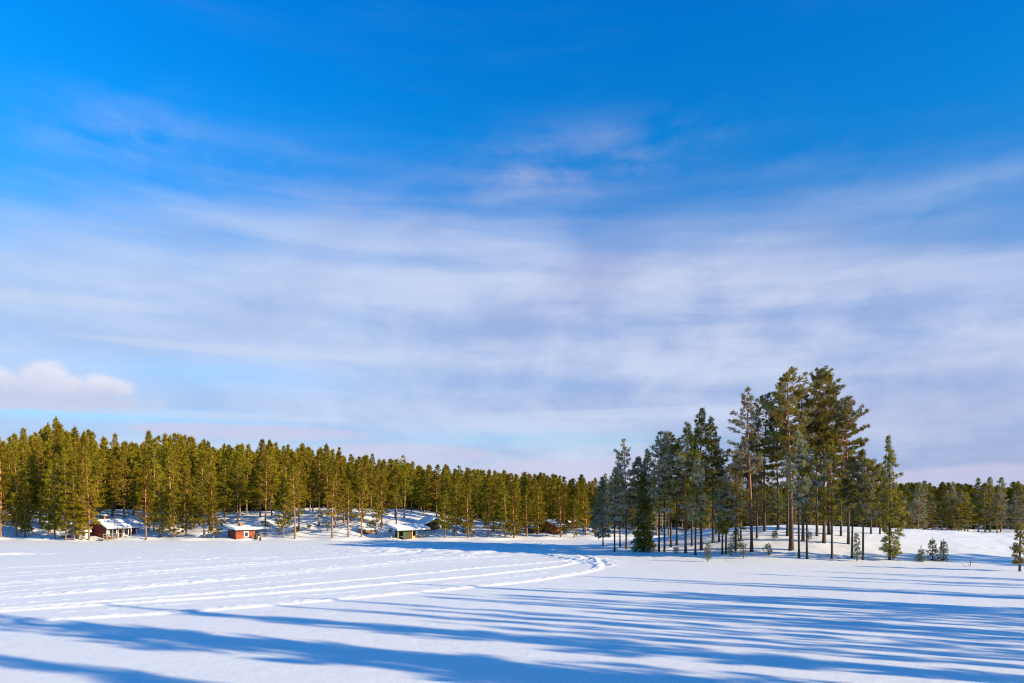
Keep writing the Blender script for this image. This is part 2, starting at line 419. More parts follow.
# ---- variants for the forests (unit height 12 m; shared meshes)
VAR = {}
def variants(key, n, **kw):
    L = []
    for i in range(n):
        k = dict(kw)
        k['cs'] = kw['cs'] * random.uniform(.8, 1.2); k['rad'] = kw['rad'] * random.uniform(.85, 1.15)
        L.append(make_tree(100 + len(VAR) * 37 + i, 12.0, k.pop('cs'), k.pop('rad'), **k))
    VAR[key] = L
variants('front', 8, cs=2.4, rad=1.85, kind='cone', dens=1.15, sparse=.20)
variants('low', 5, cs=1.0, rad=1.7, kind='cone', dens=1.1, sparse=.2)
variants('slope', 7, cs=2.8, rad=1.85, kind='cone', dens=1.2, sparse=.15)
variants('skyline', 7, cs=2.6, rad=1.9, kind='cone', dens=1.25, sparse=.12)
variants('high', 6, cs=4.8, rad=1.75, kind='cone', dens=1.15, sparse=.15)
variants('mass', 4, cs=.7, rad=2.2, kind='cone', dens=.9, sparse=.05, tsize=.40)
variants('backr', 8, cs=3.4, rad=2.1, kind='cone', dens=1.1, sparse=.18, frost=.14, needles=G_SUN, bark=BARK)
variants('backr_f', 4, cs=2.8, rad=2.0, kind='cone', dens=1.0, sparse=.15, frost=.45, needles=G_SUN, bark=BARK)
variants('caster', 4, cs=4.0, rad=1.9, kind='dome', dens=1.4, sparse=.04, needles=G_DARK, bark=BARK_D)

LM = [(19, 'leftmost slope hut'), (78, 'low grey shed'), (115, 'big red cottage'), (244, 'small red hut'), (371, 'brown plank wall'), (412, 'yellow-posted shelter'), (560, 'orange-red cottage')]
ORD = ['nearest', 'second', 'third', 'fourth', 'fifth', 'sixth', 'seventh', 'eighth', 'ninth', 'tenth', 'eleventh', 'twelfth']
def label_row(items, phrase):
    """items: list of dict with px; gives each a label counted from its nearest landmark"""
    cnt = {}
    for it in sorted(items, key=lambda i: min(abs(i['px'] - l[0]) for l in LM)):
        lm = min(LM, key=lambda l: abs(it['px'] - l[0])); side = 'left' if it['px'] < lm[0] else 'right'
        k = (lm[1], side); n = cnt.get(k, 0); cnt[k] = n + 1
        it['label'] = '%s %s %s of the %s' % (ORD[n], phrase, side, lm[1])

TX = [-40, 0, 30, 60, 90, 130, 165, 200, 240, 300, 340, 380, 420, 450, 500, 560, 600, 640]
TY = [434, 432, 430, 420, 432, 440, 431, 436, 442, 440, 446, 455, 458, 464, 468, 472, 478, 482]
rnd = random.Random(11)
rows = [  # depth range behind shore, step px, top offset range, variant keys, phrase, skip spans
    ((1.2, 5.0), 14.5, (14, 52), ['front', 'front', 'low'], 'pine in the shore row', [(60, 150), (226, 264), (300, 318), (378, 434), (549, 556), (562, 571)]),
    ((6.0, 12.0), 14.0, (6, 34), ['front', 'slope', 'low'], 'pine in the second row', [(106, 148), (238, 260), (398, 428), (556, 566)]),
    ((14, 21), 13.5, (3, 20), ['slope', 'skyline'], 'pine in the third row', [(412, 446)]),
    ((24, 33), 12.5, (-3, 12), ['slope', 'skyline'], 'pine in the back row', []),
]
for ri, ((t0, t1), stp, (o0, o1), keys, phrase, skip) in enumerate(rows):
    items = []; px = -14.0
    while px < 606:
        p = px + rnd.uniform(-.38, .38) * stp
        px += stp * ((1.12 if ri < 2 else 1.0) if 228 < p < 440 else 1)
        if any(a < p < b for a, b in skip): continue
        d = 102 + rnd.uniform(t0, t1)
        for _ in range(3):
            x = (p - CX) / F * d; d_ = float(np.interp(x, SHX, SHY)) + (d - 102); 
        d = 102 + (d - 102) + float(np.interp(x, SHX, SHY)) - 102
        x = (p - CX) / F * d
        z = ground_z(x, d)
        ty = float(np.interp(p, TX, TY)) + rnd.uniform(o0, o1) * (1 if p < 430 else .55)
        top = CAMH + (HZ - ty) * d / F
        key = rnd.choice(keys)
        if ri < 2 and (p < 92 or 150 < p < 222): key = rnd.choice(['low', 'front', 'low'])
        if ri < 3 and 226 < p < 440: key = rnd.choice(['high', 'high', 'slope'])
        if ri < 2 and 430 < p < 540: key = rnd.choice(['low', 'front', 'low'])
        items.append(dict(px=p, loc=(x, d, z), H=top - z, key=key))
    if ri == 0:
        for p, by, ty, key in ((66, 540.2, 452, 'low'), (74, 540.0, 462, 'front'), (82, 540.1, 488, 'low'), (89, 540.3, 458, 'front'), (146, 539.8, 462, 'front')):
            x, d, z = at(p, by); items.append(dict(px=p, loc=(x, d, z), H=CAMH + (HZ - ty) * d / F - z, key=key))
    label_row(items, phrase)
    for it in items:
        hsc = it['H'] / 12.0
        wsc = (.62 + .38 * hsc) * rnd.uniform(.85, 1.2)
        desc = 'slim ' if wsc < .9 else ('broad ' if wsc > 1.2 else '')
        w = it['label'].split(' ', 1); lab = w[0] + ' ' + desc + w[1]
        place('pine_tree', rnd.choice(VAR[it['key']]), it['loc'], rnd.uniform(0, 6.28), wsc, hsc, lab, 'pine tree', 'pines of the far shore forest')

# ---- forest behind the island and at the right
items = []
for (d0, d1, stp, y0, y1, phrase) in ((107, 112, 13.5, 483, 499, 'front'), (115, 122, 12.0, 477, 488, 'back')):
    px = 606.0
    while px < 1040:
        p = px + rnd.uniform(-.4, .4) * stp; px += stp
        d = rnd.uniform(d0, d1)
        x = (p - CX) / F * d; z = ground_z(x, d)
        top = CAMH + (HZ - rnd.uniform(y0, y1) + (4 if p < 700 else 0)) * d / F
        items.append(dict(px=p, loc=(x, d, z), H=top - z, row=phrase, hid=(p < 868)))
RL = [(889, 'lone slim island pine'), (932, 'three little spruces'), (1020, 'small pine at the right edge')]
cnt = {}
for it in sorted([i for i in items if not i['hid']], key=lambda i: min(abs(i['px'] - l[0]) for l in RL)):
    lm = min(RL, key=lambda l: abs(it['px'] - l[0])); side = 'left' if it['px'] < lm[0] else 'right'
    k = (it['row'], lm[1], side); n = cnt.get(k, 0); cnt[k] = n + 1
    it['label'] = '%s %s-row forest pine %s of the %s' % (ORD[n], it['row'], side, lm[1])
for it in items:
    key = 'backr_f' if rnd.random() < (.55 if it['px'] > 985 else .25) else 'backr'
    if it['hid']: it['label'] = 'distant forest pine seen between the trunks of the island pines'
    hsc = it['H'] / 12.0
    place('pine_tree', rnd.choice(VAR[key]), it['loc'], rnd.uniform(0, 6.28), (.5 + .5 * hsc) * rnd.uniform(.9, 1.2), hsc, it['label'], 'pine tree', 'forest pines beyond the island' if not it['hid'] else 'forest pines glimpsed behind the island')

# ---- deep wood that reads as one mass (stuff)
def mass(name, spots, lab, keys):
    Vs = []; Fs = []; Ms = []; n = 0; Vt = []; Ft = []
    srcs = [VAR[k][i] for k in keys for i in range(3)]
    cache = []
    for tm, cm in srcs:
        v = np.empty(len(cm.vertices) * 3, dtype=np.float32); cm.vertices.foreach_get('co', v); v = v.reshape(-1, 3, 3)[::2]
        c = v.mean(1, keepdims=True); v = c + (v - c) * 1.5
        tv = np.empty(len(tm.vertices) * 3, dtype=np.float32); tm.vertices.foreach_get('co', tv); tv = tv.reshape(-1, 3)[:14 * 8]
        cache.append((v.reshape(-1, 3), tv))
    a = np.arange(13)[:, None] * 8 + np.arange(8)[None]; b = np.arange(13)[:, None] * 8 + (np.arange(8)[None] + 1) % 8
    tq = np.stack([a, b, b + 8, a + 8], 2).reshape(-1, 4)
    nt = 0
    for (x, y, z, H) in spots:
        v, tv = rnd.choice(cache); an = rnd.uniform(0, 6.28); s = H / 12; w = (.7 + .3 * s) * rnd.uniform(.9, 1.2)
        Rm = np.array([[math.cos(an) * w, -math.sin(an) * w, 0], [math.sin(an) * w, math.cos(an) * w, 0], [0, 0, s]])
        Vs.append(v @ Rm.T + np.array([x, y, z])); n += len(v)
        Vt.append(tv @ Rm.T + np.array([x, y, z])); Ft.append(tq + nt); nt += len(tv)
    V = np.concatenate(Vs); Fc = np.arange(len(V)).reshape(-1, 3)
    T = np.concatenate(Vt)
    me = mesh_np(name, np.concatenate([V, T]), [(Fc, 0), (np.concatenate(Ft) + len(V), 1)], [G_SUN, BARK])
    o = link(name, me); o['label'] = lab; o['category'] = 'forest'; o['kind'] = 'stuff'
spots = []
for k in range(230):
    p = -60 + 700 * ((k * .618034) % 1); t = 36 + 34 * (k / 230); d = 102 + t
    x = (p - CX) / F * d; d = t + float(np.interp(x, SHX, SHY)); x = (p - CX) / F * d; z = ground_z(x, d)
    ty = float(np.interp(p, TX, TY)) + rnd.uniform(3, 16); spots.append((x, d, z, CAMH + (HZ - ty) * d / F - z))
for k in range(70):
    d = rnd.uniform(104, 150); x = -0.76 * d - rnd.uniform(4, 60); spots.append((x, d, ground_z(x, d), rnd.uniform(10, 14)))
mass('distant_forest', spots, 'deep dark shore forest closing the view behind the visible rows of pines', ['mass'])
spots = []
for k in range(190):
    p = 598 + 500 * ((k * .618034) % 1); d = 126 + 55 * (k / 190)
    x = (p - CX) / F * d; z = ground_z(x, d); ty = rnd.uniform(483, 491); spots.append((x, d, z, CAMH + (HZ - ty) * d / F - z))
mass('distant_forest', spots, 'deep forest mass behind the pines beyond the island', ['mass'])

# ---- island trees, each its own shape
ISL = [ # bx, by, top y, crown bottom y, half width px, kind, frost, label
 (603, 546, 478, 536, 9, 'cone', .65, 'short frosted pine at the left tip of the island, branched almost to the snow'),
 (614.6, 552, 469, 519, 10, 'cone', .6, 'thin-stemmed frosted pine, second from the left end of the island'),
 (620, 547, 464, 528, 10, 'cone', .55, 'frosted pine just behind the leftmost tall island pine'),
 (626.3, 549.5, 441, 505, 14, 'tier', .5, 'leftmost tall island pine with a pointed frosted top'),
 (638, 546, 458, 505, 13, 'cone', .5, 'grey frosted pine rising behind the dark bushy spruce'),
 (650, 546, 450, 508, 10, 'cone', .4, 'pine right behind the bushy spruce, yellow light on its top'),
 (659, 552, 434, 498, 14, 'tier', .5, 'tall frosted pine with a thin pointed tip right of the bushy spruce'),
 (664.5, 552, 446, 512, 13, 'cone', .4, 'straight frosted pine close beside the tall thin-tipped one'),
 (671, 547, 437, 490, 13, 'dome', .3, 'flat round-topped pine between two frosted spires of the left group'),
 (676.7, 545, 446, 500, 11, 'cone', .3, 'pine with sunlit orange trunk in the left group'),
 (685.6, 553, 424, 492, 13, 'cone', .25, 'pine with narrow shaggy top left of the tallest spire of the left group'),
 (692, 546, 436, 505, 11, 'cone', .2, 'half hidden pine behind the tallest left-group spire'),
 (695.4, 555, 455, 520, 10, 'cone', .3, 'slim low-crowned pine standing forward of the tallest left-group spire'),
 (701.2, 550, 410.5, 492, 16, 'cone', .12, 'tallest dark conical pine of the left group'),
 (713, 543, 418, 495, 14, 'cone', .1, 'dark green spire immediately right of the tallest left-group pine'),
 (719, 542, 448, 500, 10, 'cone', .2, 'lower pine tucked behind the right dark spire'),
 (722.3, 554, 482, 532, 8, 'cone', .3, 'left of two thin young pines forward of the right dark spire'),
 (726, 554, 468, 524, 9, 'cone', .35, 'right of two thin young pines forward of the right dark spire'),
 (735.7, 551, 455, 525, 10, 'cone', .4, 'slim frosted pine above the small bushy spruce'),
 (741, 541, 442, 500, 11, 'cone', .4, 'frosted pine behind and left of the isolated open-crowned pine'),
 (751.6, 552, 388, 470, 17, 'tier', .45, 'tall open-crowned frosted pine with long bare trunk left of big cluster'),
 (757, 538, 432, 495, 12, 'cone', .45, 'frosted pine behind the long bare trunk of the open-crowned pine'),
 (764.6, 531, 398, 480, 14, 'dome', .3, 'pine with orange trunk forming the left shoulder of the big cluster'),
 (778, 530, 410, 485, 12, 'dome', .3, 'second orange-trunked pine at the crest inside the left shoulder'),
 (787.7, 536, 384, 462, 17, 'dome', .2, 'tall pine at the crest just left of the thickest trunk'),
 (791.3, 550, 374, 455, 20, 'dome', .2, 'tallest broad pine with the thickest trunk, left peak of the big cluster'),
 (799, 558, 432, 505, 13, 'cone', .6, 'thin dark-stemmed frosted pine forward of the thickest trunk'),
 (803, 541, 394, 470, 17, 'dome', .25, 'pine filling the notch between the two highest crowns'),
 (807, 559, 446, 512, 12, 'cone', .55, 'thin frosted pine at the front edge, second dark stem beside the thickest trunk'),
 (817, 536, 402, 480, 14, 'dome', .25, 'pine at the crest left of the right-hand highest crown'),
 (824, 543, 373, 442, 16, 'dome', .08, 'right peak of the big cluster, dense green crown on a bright trunk'),
 (829, 534, 376, 452, 17, 'dome', .1, 'tall pine close behind the right peak of the cluster'),
 (832, 559, 442, 518, 14, 'cone', .15, 'dark dense pine at the front edge below the right peak'),
 (841, 536, 425, 492, 12, 'dome', .25, 'crest pine between the right peak and the frosted right shoulder'),
 (848.5, 544, 402, 478, 17, 'dome', .3, 'broad pine with orange trunk forming the right shoulder of the cluster'),
 (852, 558, 458, 508, 10, 'cone', .35, 'thin dark-stemmed pine in front of the right shoulder'),
 (863, 560, 452, 516, 14, 'cone', .3, 'rightmost thin front pine of the cluster with rounded low crown'),
 (871, 534, 464, 505, 11, 'dome', .2, 'low crest pine between the cluster and the lone slim pine'),
 (880, 534, 472, 500, 9, 'dome', .2, 'short crest pine directly left of the lone slim pine'),
 (889.6, 560, 438, 552, 9.5, 'cone', .12, 'lone slim island pine branched all the way down to the snow'),
 (1019.8, 571.6, 526, 562, 5.5, 'tier', .3, 'small open pine alone on the snow at the right edge'),
]
for i, (bx, by, ty, cy, hw, kind, fr, lab) in enumerate(ISL):
    x, d, z = at(bx, by)
    s = F / d
    H = CAMH + (HZ - ty) * d / F - z; cs = CAMH + (HZ - cy) * d / F - z
    thin = ('thin' in lab or 'slim' in lab or 'young' in lab)
    br = .07 + .0025 * H if thin else .0088 * H
    if 'thickest' in lab and 'tallest' in lab: br = .23
    if bx > 1000: br = .09
    m = make_tree(500 + i, H, max(cs, .25), hw / s * (1.42 if kind != 'dome' else 1.42), kind, dens={'cone': 1.75, 'tier': 1.6, 'dome': 2.7}[kind], frost=fr * (.88 if bx < 730 else .65), base_r=br,
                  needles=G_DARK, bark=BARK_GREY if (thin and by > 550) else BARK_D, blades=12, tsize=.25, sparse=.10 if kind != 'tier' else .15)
    place('pine_tree', m, (x, d, z), rnd.uniform(0, 6.28), 1, 1, lab, 'pine tree', 'pines standing on the snowy island')

# ---- spruces, saplings and shrubs
def spruce(bx, by, ty, hw, fr, lab, group=None, dens=1.3, name='spruce_tree', cat='spruce', kind='spruce', dm=(30, 260)):
    x, d, z = at(bx, by); s = F / d; H = max(.4, CAMH + (HZ - ty) * d / F - z)
    m = make_tree(int(bx * 7), H, .06 * H, hw / s, kind, dens=dens * (.85 if H < 4 else 1.1), frost=fr, base_r=max(.02, .012 * H), needles=G_SPRUCE, bark=BARK_GREY,
                  blades=12, tsize=.26 if H > 4 else .13, sparse=.05 if H > 4 else .25)
    place(name, m, (x, d, z), rnd.uniform(0, 6.28), 1, 1, lab, cat, group)
spruce(644, 551, 472, 12, .12, 'dark bushy spruce branched to the snow among the frosted left-group pines')
spruce(736.5, 548, 529, 8, .15, 'small bushy spruce left of the open-crowned frosted pine')
spruce(921, 561.5, 547.5, 5, .25, 'smallest and leftmost of three little spruces on the open snow', 'little spruces on the open snow')
spruce(932.4, 560.7, 538.7, 6, .3, 'tallest, middle one of three little spruces on the open snow', 'little spruces on the open snow')
spruce(943.3, 560.9, 540.5, 5.2, .2, 'dense rightmost of three little spruces on the open snow', 'little spruces on the open snow')
SAP = [(707.8, 562, 542, 4, .6, 'frosted sapling in front of the two dark spires'), (731, 556, 544, 4, .5, 'tiny frosted sapling just left of the small bushy spruce'),
       (743.4, 558.5, 544.5, 4.5, .6, 'white frosted sapling left of the open-crowned pine trunk'), (768.5, 556, 545.5, 4.5, .5, 'frosted sapling right of the open-crowned pine trunk'),
       (775, 540, 531, 3, .6, 'tiny sapling high on the mound right of the open-crowned pine'), (809, 541, 532, 3, .4, 'tiny sapling beside the middle crest pines'),
       (857, 561.5, 535, 5, .55, 'tall frosted sapling between the two rightmost thin front stems'), (675.5, 554, 548, 2.5, .5, 'tiny sapling in front of the sunlit orange trunk'),
       (648, 553, 547, 3, .4, 'low sapling at the foot of the dark bushy spruce'), (893, 560.5, 549, 6, .25, 'bushy sapling at the foot of the lone slim pine')]
for bx, by, ty, hw, fr, lab in SAP: spruce(bx, by, ty, hw, fr, lab, 'frosted saplings on the island', .5, 'pine_sapling', 'sapling', 'sapling')

def shrub(seed, H, n, tufts=True):
    rng = np.random.default_rng(seed); A = Acc(); C = []
    for k in range(n):
        a = rng.uniform(0, 6.28); t = np.linspace(0, 1, 5); l = H * rng.uniform(.6, 1.05); sp = rng.uniform(.1, .55) * H
        P = np.stack([np.cos(a) * sp * t ** 1.3, np.sin(a) * sp * t ** 1.3, l * t - .05], 1)
        A.tube(P, .014 * (1 - .7 * t), 3)
        for q in (2, 3):
            b = P[q]; a2 = rng.uniform(0, 6.28); e = b + np.array([math.cos(a2) * .25 * H, math.sin(a2) * .25 * H, .22 * H]); A.tube(np.stack([b, (b + e) / 2 + [0, 0, .02], e]), [.008, .006, .003], 3); C.append(e)
        C.append(P[-1])
    st = A.mesh('stems', [TWIG]); C = np.array(C); D = np.repeat([[0, 0, .6]], len(C), 0)
    V, Fc, _ = tuft_faces(rng, C, D, np.full(len(C), .22), 9)
    return st, mesh_np('leaves', V, [(Fc, 0)], [G_SUN, G_FROST])
SH = [shrub(900 + i, random.uniform(.8, 1.5), 9) for i in range(5)]
sitems = []
for p in list(np.linspace(2, 96, 8)) + list(np.linspace(150, 222, 6)) + list(np.linspace(266, 388, 15)) + list(np.linspace(432, 602, 16)):
    p += rnd.uniform(-4, 4); d = 103 + rnd.uniform(1.5, 9 if p < 430 else 4.5); x = (p - CX) / F * d
    sitems.append(dict(px=p, loc=(x, d, ground_z(x, d))))
label_row(sitems, 'low shoreline shrub')
for it in sitems:
    m = rnd.choice(SH); s = rnd.uniform(.6, 1.5)
    e = empty('shrub', it['loc'], rnd.uniform(0, 6.28), it['label'].replace('nearest low', 'nearest low'), 'shrub', 'low shrubs along the far shore')
    for n, me in zip(('stems', 'leaves'), m): o = link(n, me, e); o.scale = (s, s, s)
# bare twigs on the open snow at the right
def twigs(px, py, lab, ends):
    x, d, z = at(px, py); A = Acc()
    for (a, b, c, r) in ends:
        t = np.linspace(0, 1, 6)[:, None]; P = np.array([[a[0], a[1], -.05]]) + t * np.array([[b, 0, c]]) + np.sin(t * 3) * np.array([[.04, .02, 0]])
        A.tube(P, r * (1 - .6 * t[:, 0]), 4)
    o = link('bare_twig', A.mesh('bare_twig', [TWIG]))
    o.location = (x, d, z); o['label'] = lab; o['category'] = 'twig'
twigs(965.5, 567.5, 'bare thin twigs leaning left out of the open snow near the right edge', [((0, 0), -.42, .45, .022), ((.06, 0), -.2, .3, .014)])
twigs(969.7, 566.8, 'forked stub of dead wood in the snow beside the leaning twigs', [((0, 0), -.25, .5, .025), ((.05, .02), .04, .88, .03), ((.05, 0), -.06, .8, .02)])

# ---- pines outside the right edge whose long shadows streak the foreground snow
TIP = [ # tip px, py, height, width scale
 (-70, 649, 19, .62), (-30, 654, 16, .4),
 (-20, 615, 20, .55), (-60, 619, 19, .7), (30, 623, 19, .6), (120, 628, 18, .7), (200, 637, 17, .5), (210, 614, 18, .6), (120, 605.5, 20, .35), (260, 640, 16, .6), (300, 648, 16, .55), (330, 622, 18, .6), (400, 668, 15, .8), (520, 672, 14, .8), (640, 668, 13, .6),
 (345, 600.5, 17, .25), (300, 607, 18, .35), (408, 583.5, 18, .22), (425, 593, 17, .22), (470, 600, 17, .45), (440, 611, 16, .5), (500, 627, 15, .35),
 (520, 589, 17, .45), (540, 597, 16, .45), (560, 606, 15, .35), (590, 633, 14, .2), (560, 640, 15, .2),
 (640, 578.5, 18, .3), (680, 582.5, 17, .35), (600, 591, 16, .6), (700, 594, 15, .5), (760, 598, 15, .7), (640, 615, 15, .55), (780, 619, 15, .6), (860, 607, 15, .55), (820, 589, 15, .45), (900, 592, 15, .5), (930, 614, 13, .6), (780, 640, 12, .25), (930, 634, 14, .5), (700, 604, 15, .3), (1000, 646, 12, .5),
 (790, 575.5, 15, .25), (870, 573.5, 14, .25), (940, 577, 13, .3), (960, 583, 14, .35), (880, 582, 15, .3),
 (884, 556, 17, .9), (905, 555.3, 18, 1.0), (930, 555, 17, 1.0), (960, 554.5, 16, .9), (985, 556.5, 15, .6)]
tn = math.tan(R(SUN_EL))
for i, (tx, ty, Hh, w) in enumerate(TIP):
    gx, gy = lake(tx, ty)
    if ty < 560: gx, gy, gz = at(tx, ty)
    L = Hh / tn
    x, y = gx + SD[0] * L, gy + SD[1] * L
    guard = 0
    while y > 0 and x < .80 * y + 5 and guard < 60: x += SD[0]; y += SD[1]; Hh += tn; guard += 1
    z = ground_z(x, y)
    place('pine_tree', VAR['caster'][i % 4], (x, y, z), rnd.uniform(0, 6.28), w * 1.0, Hh / 12, 'pine beyond the right edge, only its long shadow on the lake snow shows', 'pine tree', 'pines casting the long foreground shadows')

# ------------------------------------------------------------------ buildings
def boxbm(bm, x0, x1, y0, y1, z0, z1):
    v = [bm.verts.new(p) for p in ((x0, y0, z0), (x1, y0, z0), (x1, y1, z0), (x0, y1, z0), (x0, y0, z1), (x1, y0, z1), (x1, y1, z1), (x0, y1, z1))]
    for f in ((0, 3, 2, 1), (4, 5, 6, 7), (0, 1, 5, 4), (1, 2, 6, 5), (2, 3, 7, 6), (3, 0, 4, 7)): bm.faces.new([v[i] for i in f])
def prism(bm, prof, x0, x1):
    """closed yz profile (counter-clockwise seen from +x) swept along x"""
    a = [bm.verts.new((x0, y, z)) for y, z in prof]; b = [bm.verts.new((x1, y, z)) for y, z in prof]; n = len(prof)
    bm.faces.new(a[::-1]); bm.faces.new(b)
    for i in range(n): bm.faces.new((a[i], a[(i + 1) % n], b[(i + 1) % n], b[i]))
def part(name, fn, mat, parent, bevel=0.0, label=None):
    bm = bmesh.new(); fn(bm); bmesh.ops.recalc_face_normals(bm, faces=bm.faces)
    if bevel: bmesh.ops.bevel(bm, geom=list(bm.edges), offset=bevel, segments=3, affect='EDGES', profile=.6)
    me = bpy.data.meshes.new(name); bm.to_mesh(me); bm.free(); me.materials.append(mat)
    if bevel:
        for p in me.polygons: p.use_smooth = True
    o = link(name, me, parent)
    if label: o['label'] = label
    return o
def bx(*a): return lambda bm: boxbm(bm, *a)

def window(parent, x0, x1, z0, z1, y=0.0, frame=.08, side=None, muntin=True):
    """window in the front wall plane y, facing -y"""
    def fr(bm):
        boxbm(bm, x0 - frame, x1 + frame, y - .05, y - .003, z1, z1 + frame); boxbm(bm, x0 - frame, x1 + frame, y - .07, y - .003, z0 - frame, z0)
        boxbm(bm, x0 - frame, x0, y - .045, y - .003, z0, z1); boxbm(bm, x1, x1 + frame, y - .045, y - .003, z0, z1)
        if muntin: boxbm(bm, (x0 + x1) / 2 - .025, (x0 + x1) / 2 + .025, y - .04, y - .003, z0, z1)
    w = part('window', fr, WHITE, parent)
    part('pane', bx(x0, x1, y - .02, y - .006, z0, z1), GLASS, w)
    return w

def gable(root, L, W, eave, ridge, wallmat, over=.3, snow=.24, roofmat=None, overx=.3, snowmat=None):
    """ridge along x. front wall at y=0"""
    def wl(bm): prism(bm, [(0, -.6), (W, -.6), (W, eave), (W / 2, ridge), (0, eave)], 0, L)
    part('wall', wl, wallmat, root)
    sl = (ridge - eave) / (W / 2); t = .1
    yo, ze = -over, eave - sl * over
    def rf(bm): prism(bm, [(yo, ze + .01), (W / 2, ridge + .01), (W - yo, ze + .01), (W - yo, ze + .01 + t), (W / 2, ridge + .01 + t), (yo, ze + .01 + t)], -overx, L + overx)
    r = part('roof', rf, roofmat or ROOFM, root)
    b = t + .015
    def sn(bm): prism(bm, [(yo - .04, ze + b), (W / 2, ridge + b), (W - yo + .04, ze + b), (W - yo + .04, ze + b + snow), (W / 2, ridge + b + snow * .9), (yo - .04, ze + b + snow)], -overx - .04, L + overx + .04)
    part('roof_snow', sn, ROOFSNOW, r, bevel=.09)
    return r

def shed_roof(root, x0, x1, y0, y1, zf, zb, snow=.25):
    def rf(bm): prism(bm, [(y0, zf), (y1, zb), (y1, zb + .08), (y0, zf + .08)], x0, x1)
    r = part('roof', rf, ROOFM, root)
    def sn(bm): prism(bm, [(y0 - .03, zf + .09), (y1 + .03, zb + .09), (y1 + .03, zb + .09 + snow), (y0 - .03, zf + .09 + snow)], x0 - .03, x1 + .03)
    part('roof_snow', sn, ROOFSNOW, r, bevel=.08); return r

def bld(name, px, py, az, label, cat, dmax=260):
    x, d, z = at(px, py)
    return empty(name, (x, d, z - .02), R(az), label, cat), (x, d, z)

# big red cottage
e, _ = bld('cottage', 107, 539.2, 66, 'big red wooden cottage with thick snow roof, white windows and brick chimney by the shore', 'cottage')
r = gable(e, 4.7, 4.3, 1.62, 2.62, RED, over=.45, snow=.28)
part('chimney', bx(1.55, 2.15, 2.9, 3.4, 2.3, 3.38), BRICK, r)
part('chimney_snow', bx(1.50, 2.2, 2.85, 3.45, 3.385, 3.62), ROOFSNOW, r, bevel=.08)
part('stove_pipe', bx(1.0, 1.14, 2.95, 3.09, 2.5, 3.62), BLACK, r)
window(e, .35, 1.45, .52, 1.42, frame=.13)
window(e, 2.85, 3.4, .52, 1.42, frame=.1, muntin=False)
part('door', bx(1.95, 2.4, -.04, -.003, .1, 1.5), DBROWN, e)
for xx in (-.02, 1.7, 2.5, 3.8): part('corner_board', bx(xx, xx + .13, -.055, -.003, 0, 1.58), WHITE, e)
part('corner_board', bx(-.055, -.003, 0, .13, 0, 1.7), WHITE, e)
for xx in (3.6, 4.5): part('porch_post', bx(xx, xx + .13, -.42, -.30, .1, 1.38), WHITE, e)
part('deck', bx(-1.4, 4.7, -1.1, -.06, -.15, .08), GREYW, e)
def rail(bm):
    boxbm(bm, -1.4, 1.6, -1.08, -1.02, .78, .88); boxbm(bm, -1.4, 1.6, -1.08, -1.03, .42, .48)
    for xx in (-1.4, -.7, 0, .75, 1.5): boxbm(bm, xx, xx + .08, -1.08, -1.0, .08, .78)
part('railing', rail, GREYW, e)

# low grey shed and wood pile left of it
e, _ = bld('shed', 78, 539.0, 60, 'low grey board shed under a snow roof, left of the big red cottage', 'shed')
gable(e, 1.5, 2.0, .95, 1.5, GREYW, over=.2, snow=.26)
window(e, .45, .95, .35, .75, frame=.07, muntin=False)
part('door', bx(1.05, 1.4, -.04, -.003, 0, .85), WHITE, e)
e, _ = bld('woodpile', 61, 538.6, 40, 'snow-capped stack of split firewood between shore pines left of the grey shed', 'woodpile')
def logs(bm):
    rg = random.Random(3)
    for r_ in range(4):
        for k in range(9):
            c = (.08 + k * .145 + (r_ % 2) * .07, rg.uniform(-.03, .03), .07 + r_ * .125); s = .062
            v0 = []; v1 = []
            for q in range(6):
                a = q * math.pi / 3; v0.append(bm.verts.new((c[0] + s * math.cos(a), c[1], c[2] + s * math.sin(a)))); v1.append(bm.verts.new((c[0] + s * math.cos(a), c[1] + .8, c[2] + s * math.sin(a))))
            bm.faces.new(v0); bm.faces.new(v1[::-1])
            for q in range(6): bm.faces.new((v0[q], v1[q], v1[(q + 1) % 6], v0[(q + 1) % 6]))
part('firewood', logs, LOG, e); part('snow_cap', bx(-.1, 1.45, -.05, .9, .56, .84), ROOFSNOW, e, bevel=.09)
for xx in (-.08, 1.42): part('post', bx(xx, xx + .07, .3, .38, 0, .9), LOG, e)

# hut on the slope at far left
e, _ = bld('hut', 15, 522.5, 50, 'small reddish hut with snowy roof and white corner post half hidden by leftmost pines', 'hut')
gable(e, 2.0, 2.4, 1.75, 2.4, DRED, over=.35, snow=.28)
part('corner_board', bx(1.9, 2.02, -.06, -.003, 0, 1.7), WHITE, e)
part('door', bx(.9, 1.5, -.04, -.003, .0, 1.5), DBROWN, e)

# small red hut
e, _ = bld('hut', 236, 539.8, 50, 'small orange-red hut with one white window, flat snowy roof and open porch', 'hut')
part('wall', bx(0, 3.0, 0, 2.3, -.5, 1.32), ORANGE, e)
part('side_wall', bx(-.05, -.003, 0.004, 2.3, -.5, 1.3), DRED, e, label='end wall with its shade put into dark red boards')  # thin slab over the orange wall, shade of this end put into its colour
r = shed_roof(e, -.35, 4.9, -.4, 2.7, 1.34, 1.80, .30)
part('chimney', bx(1.3, 1.65, 1.2, 1.55, 1.5, 2.35), BRICK, r)
part('stove_pipe', bx(1.0, 1.1, 1.2, 1.3, 1.5, 2.4), BLACK, r)
window(e, 1.35, 1.85, .45, 1.05, frame=.13, muntin=False)
for yy in (-.25, 2.2): part('porch_post', bx(4.55, 4.65, yy, yy + .1, -.3, 1.4), GREYW, e)
e, _ = bld('barrel', 256, 539.6, 0, 'dark barrel standing under the porch roof of the small red hut', 'barrel')
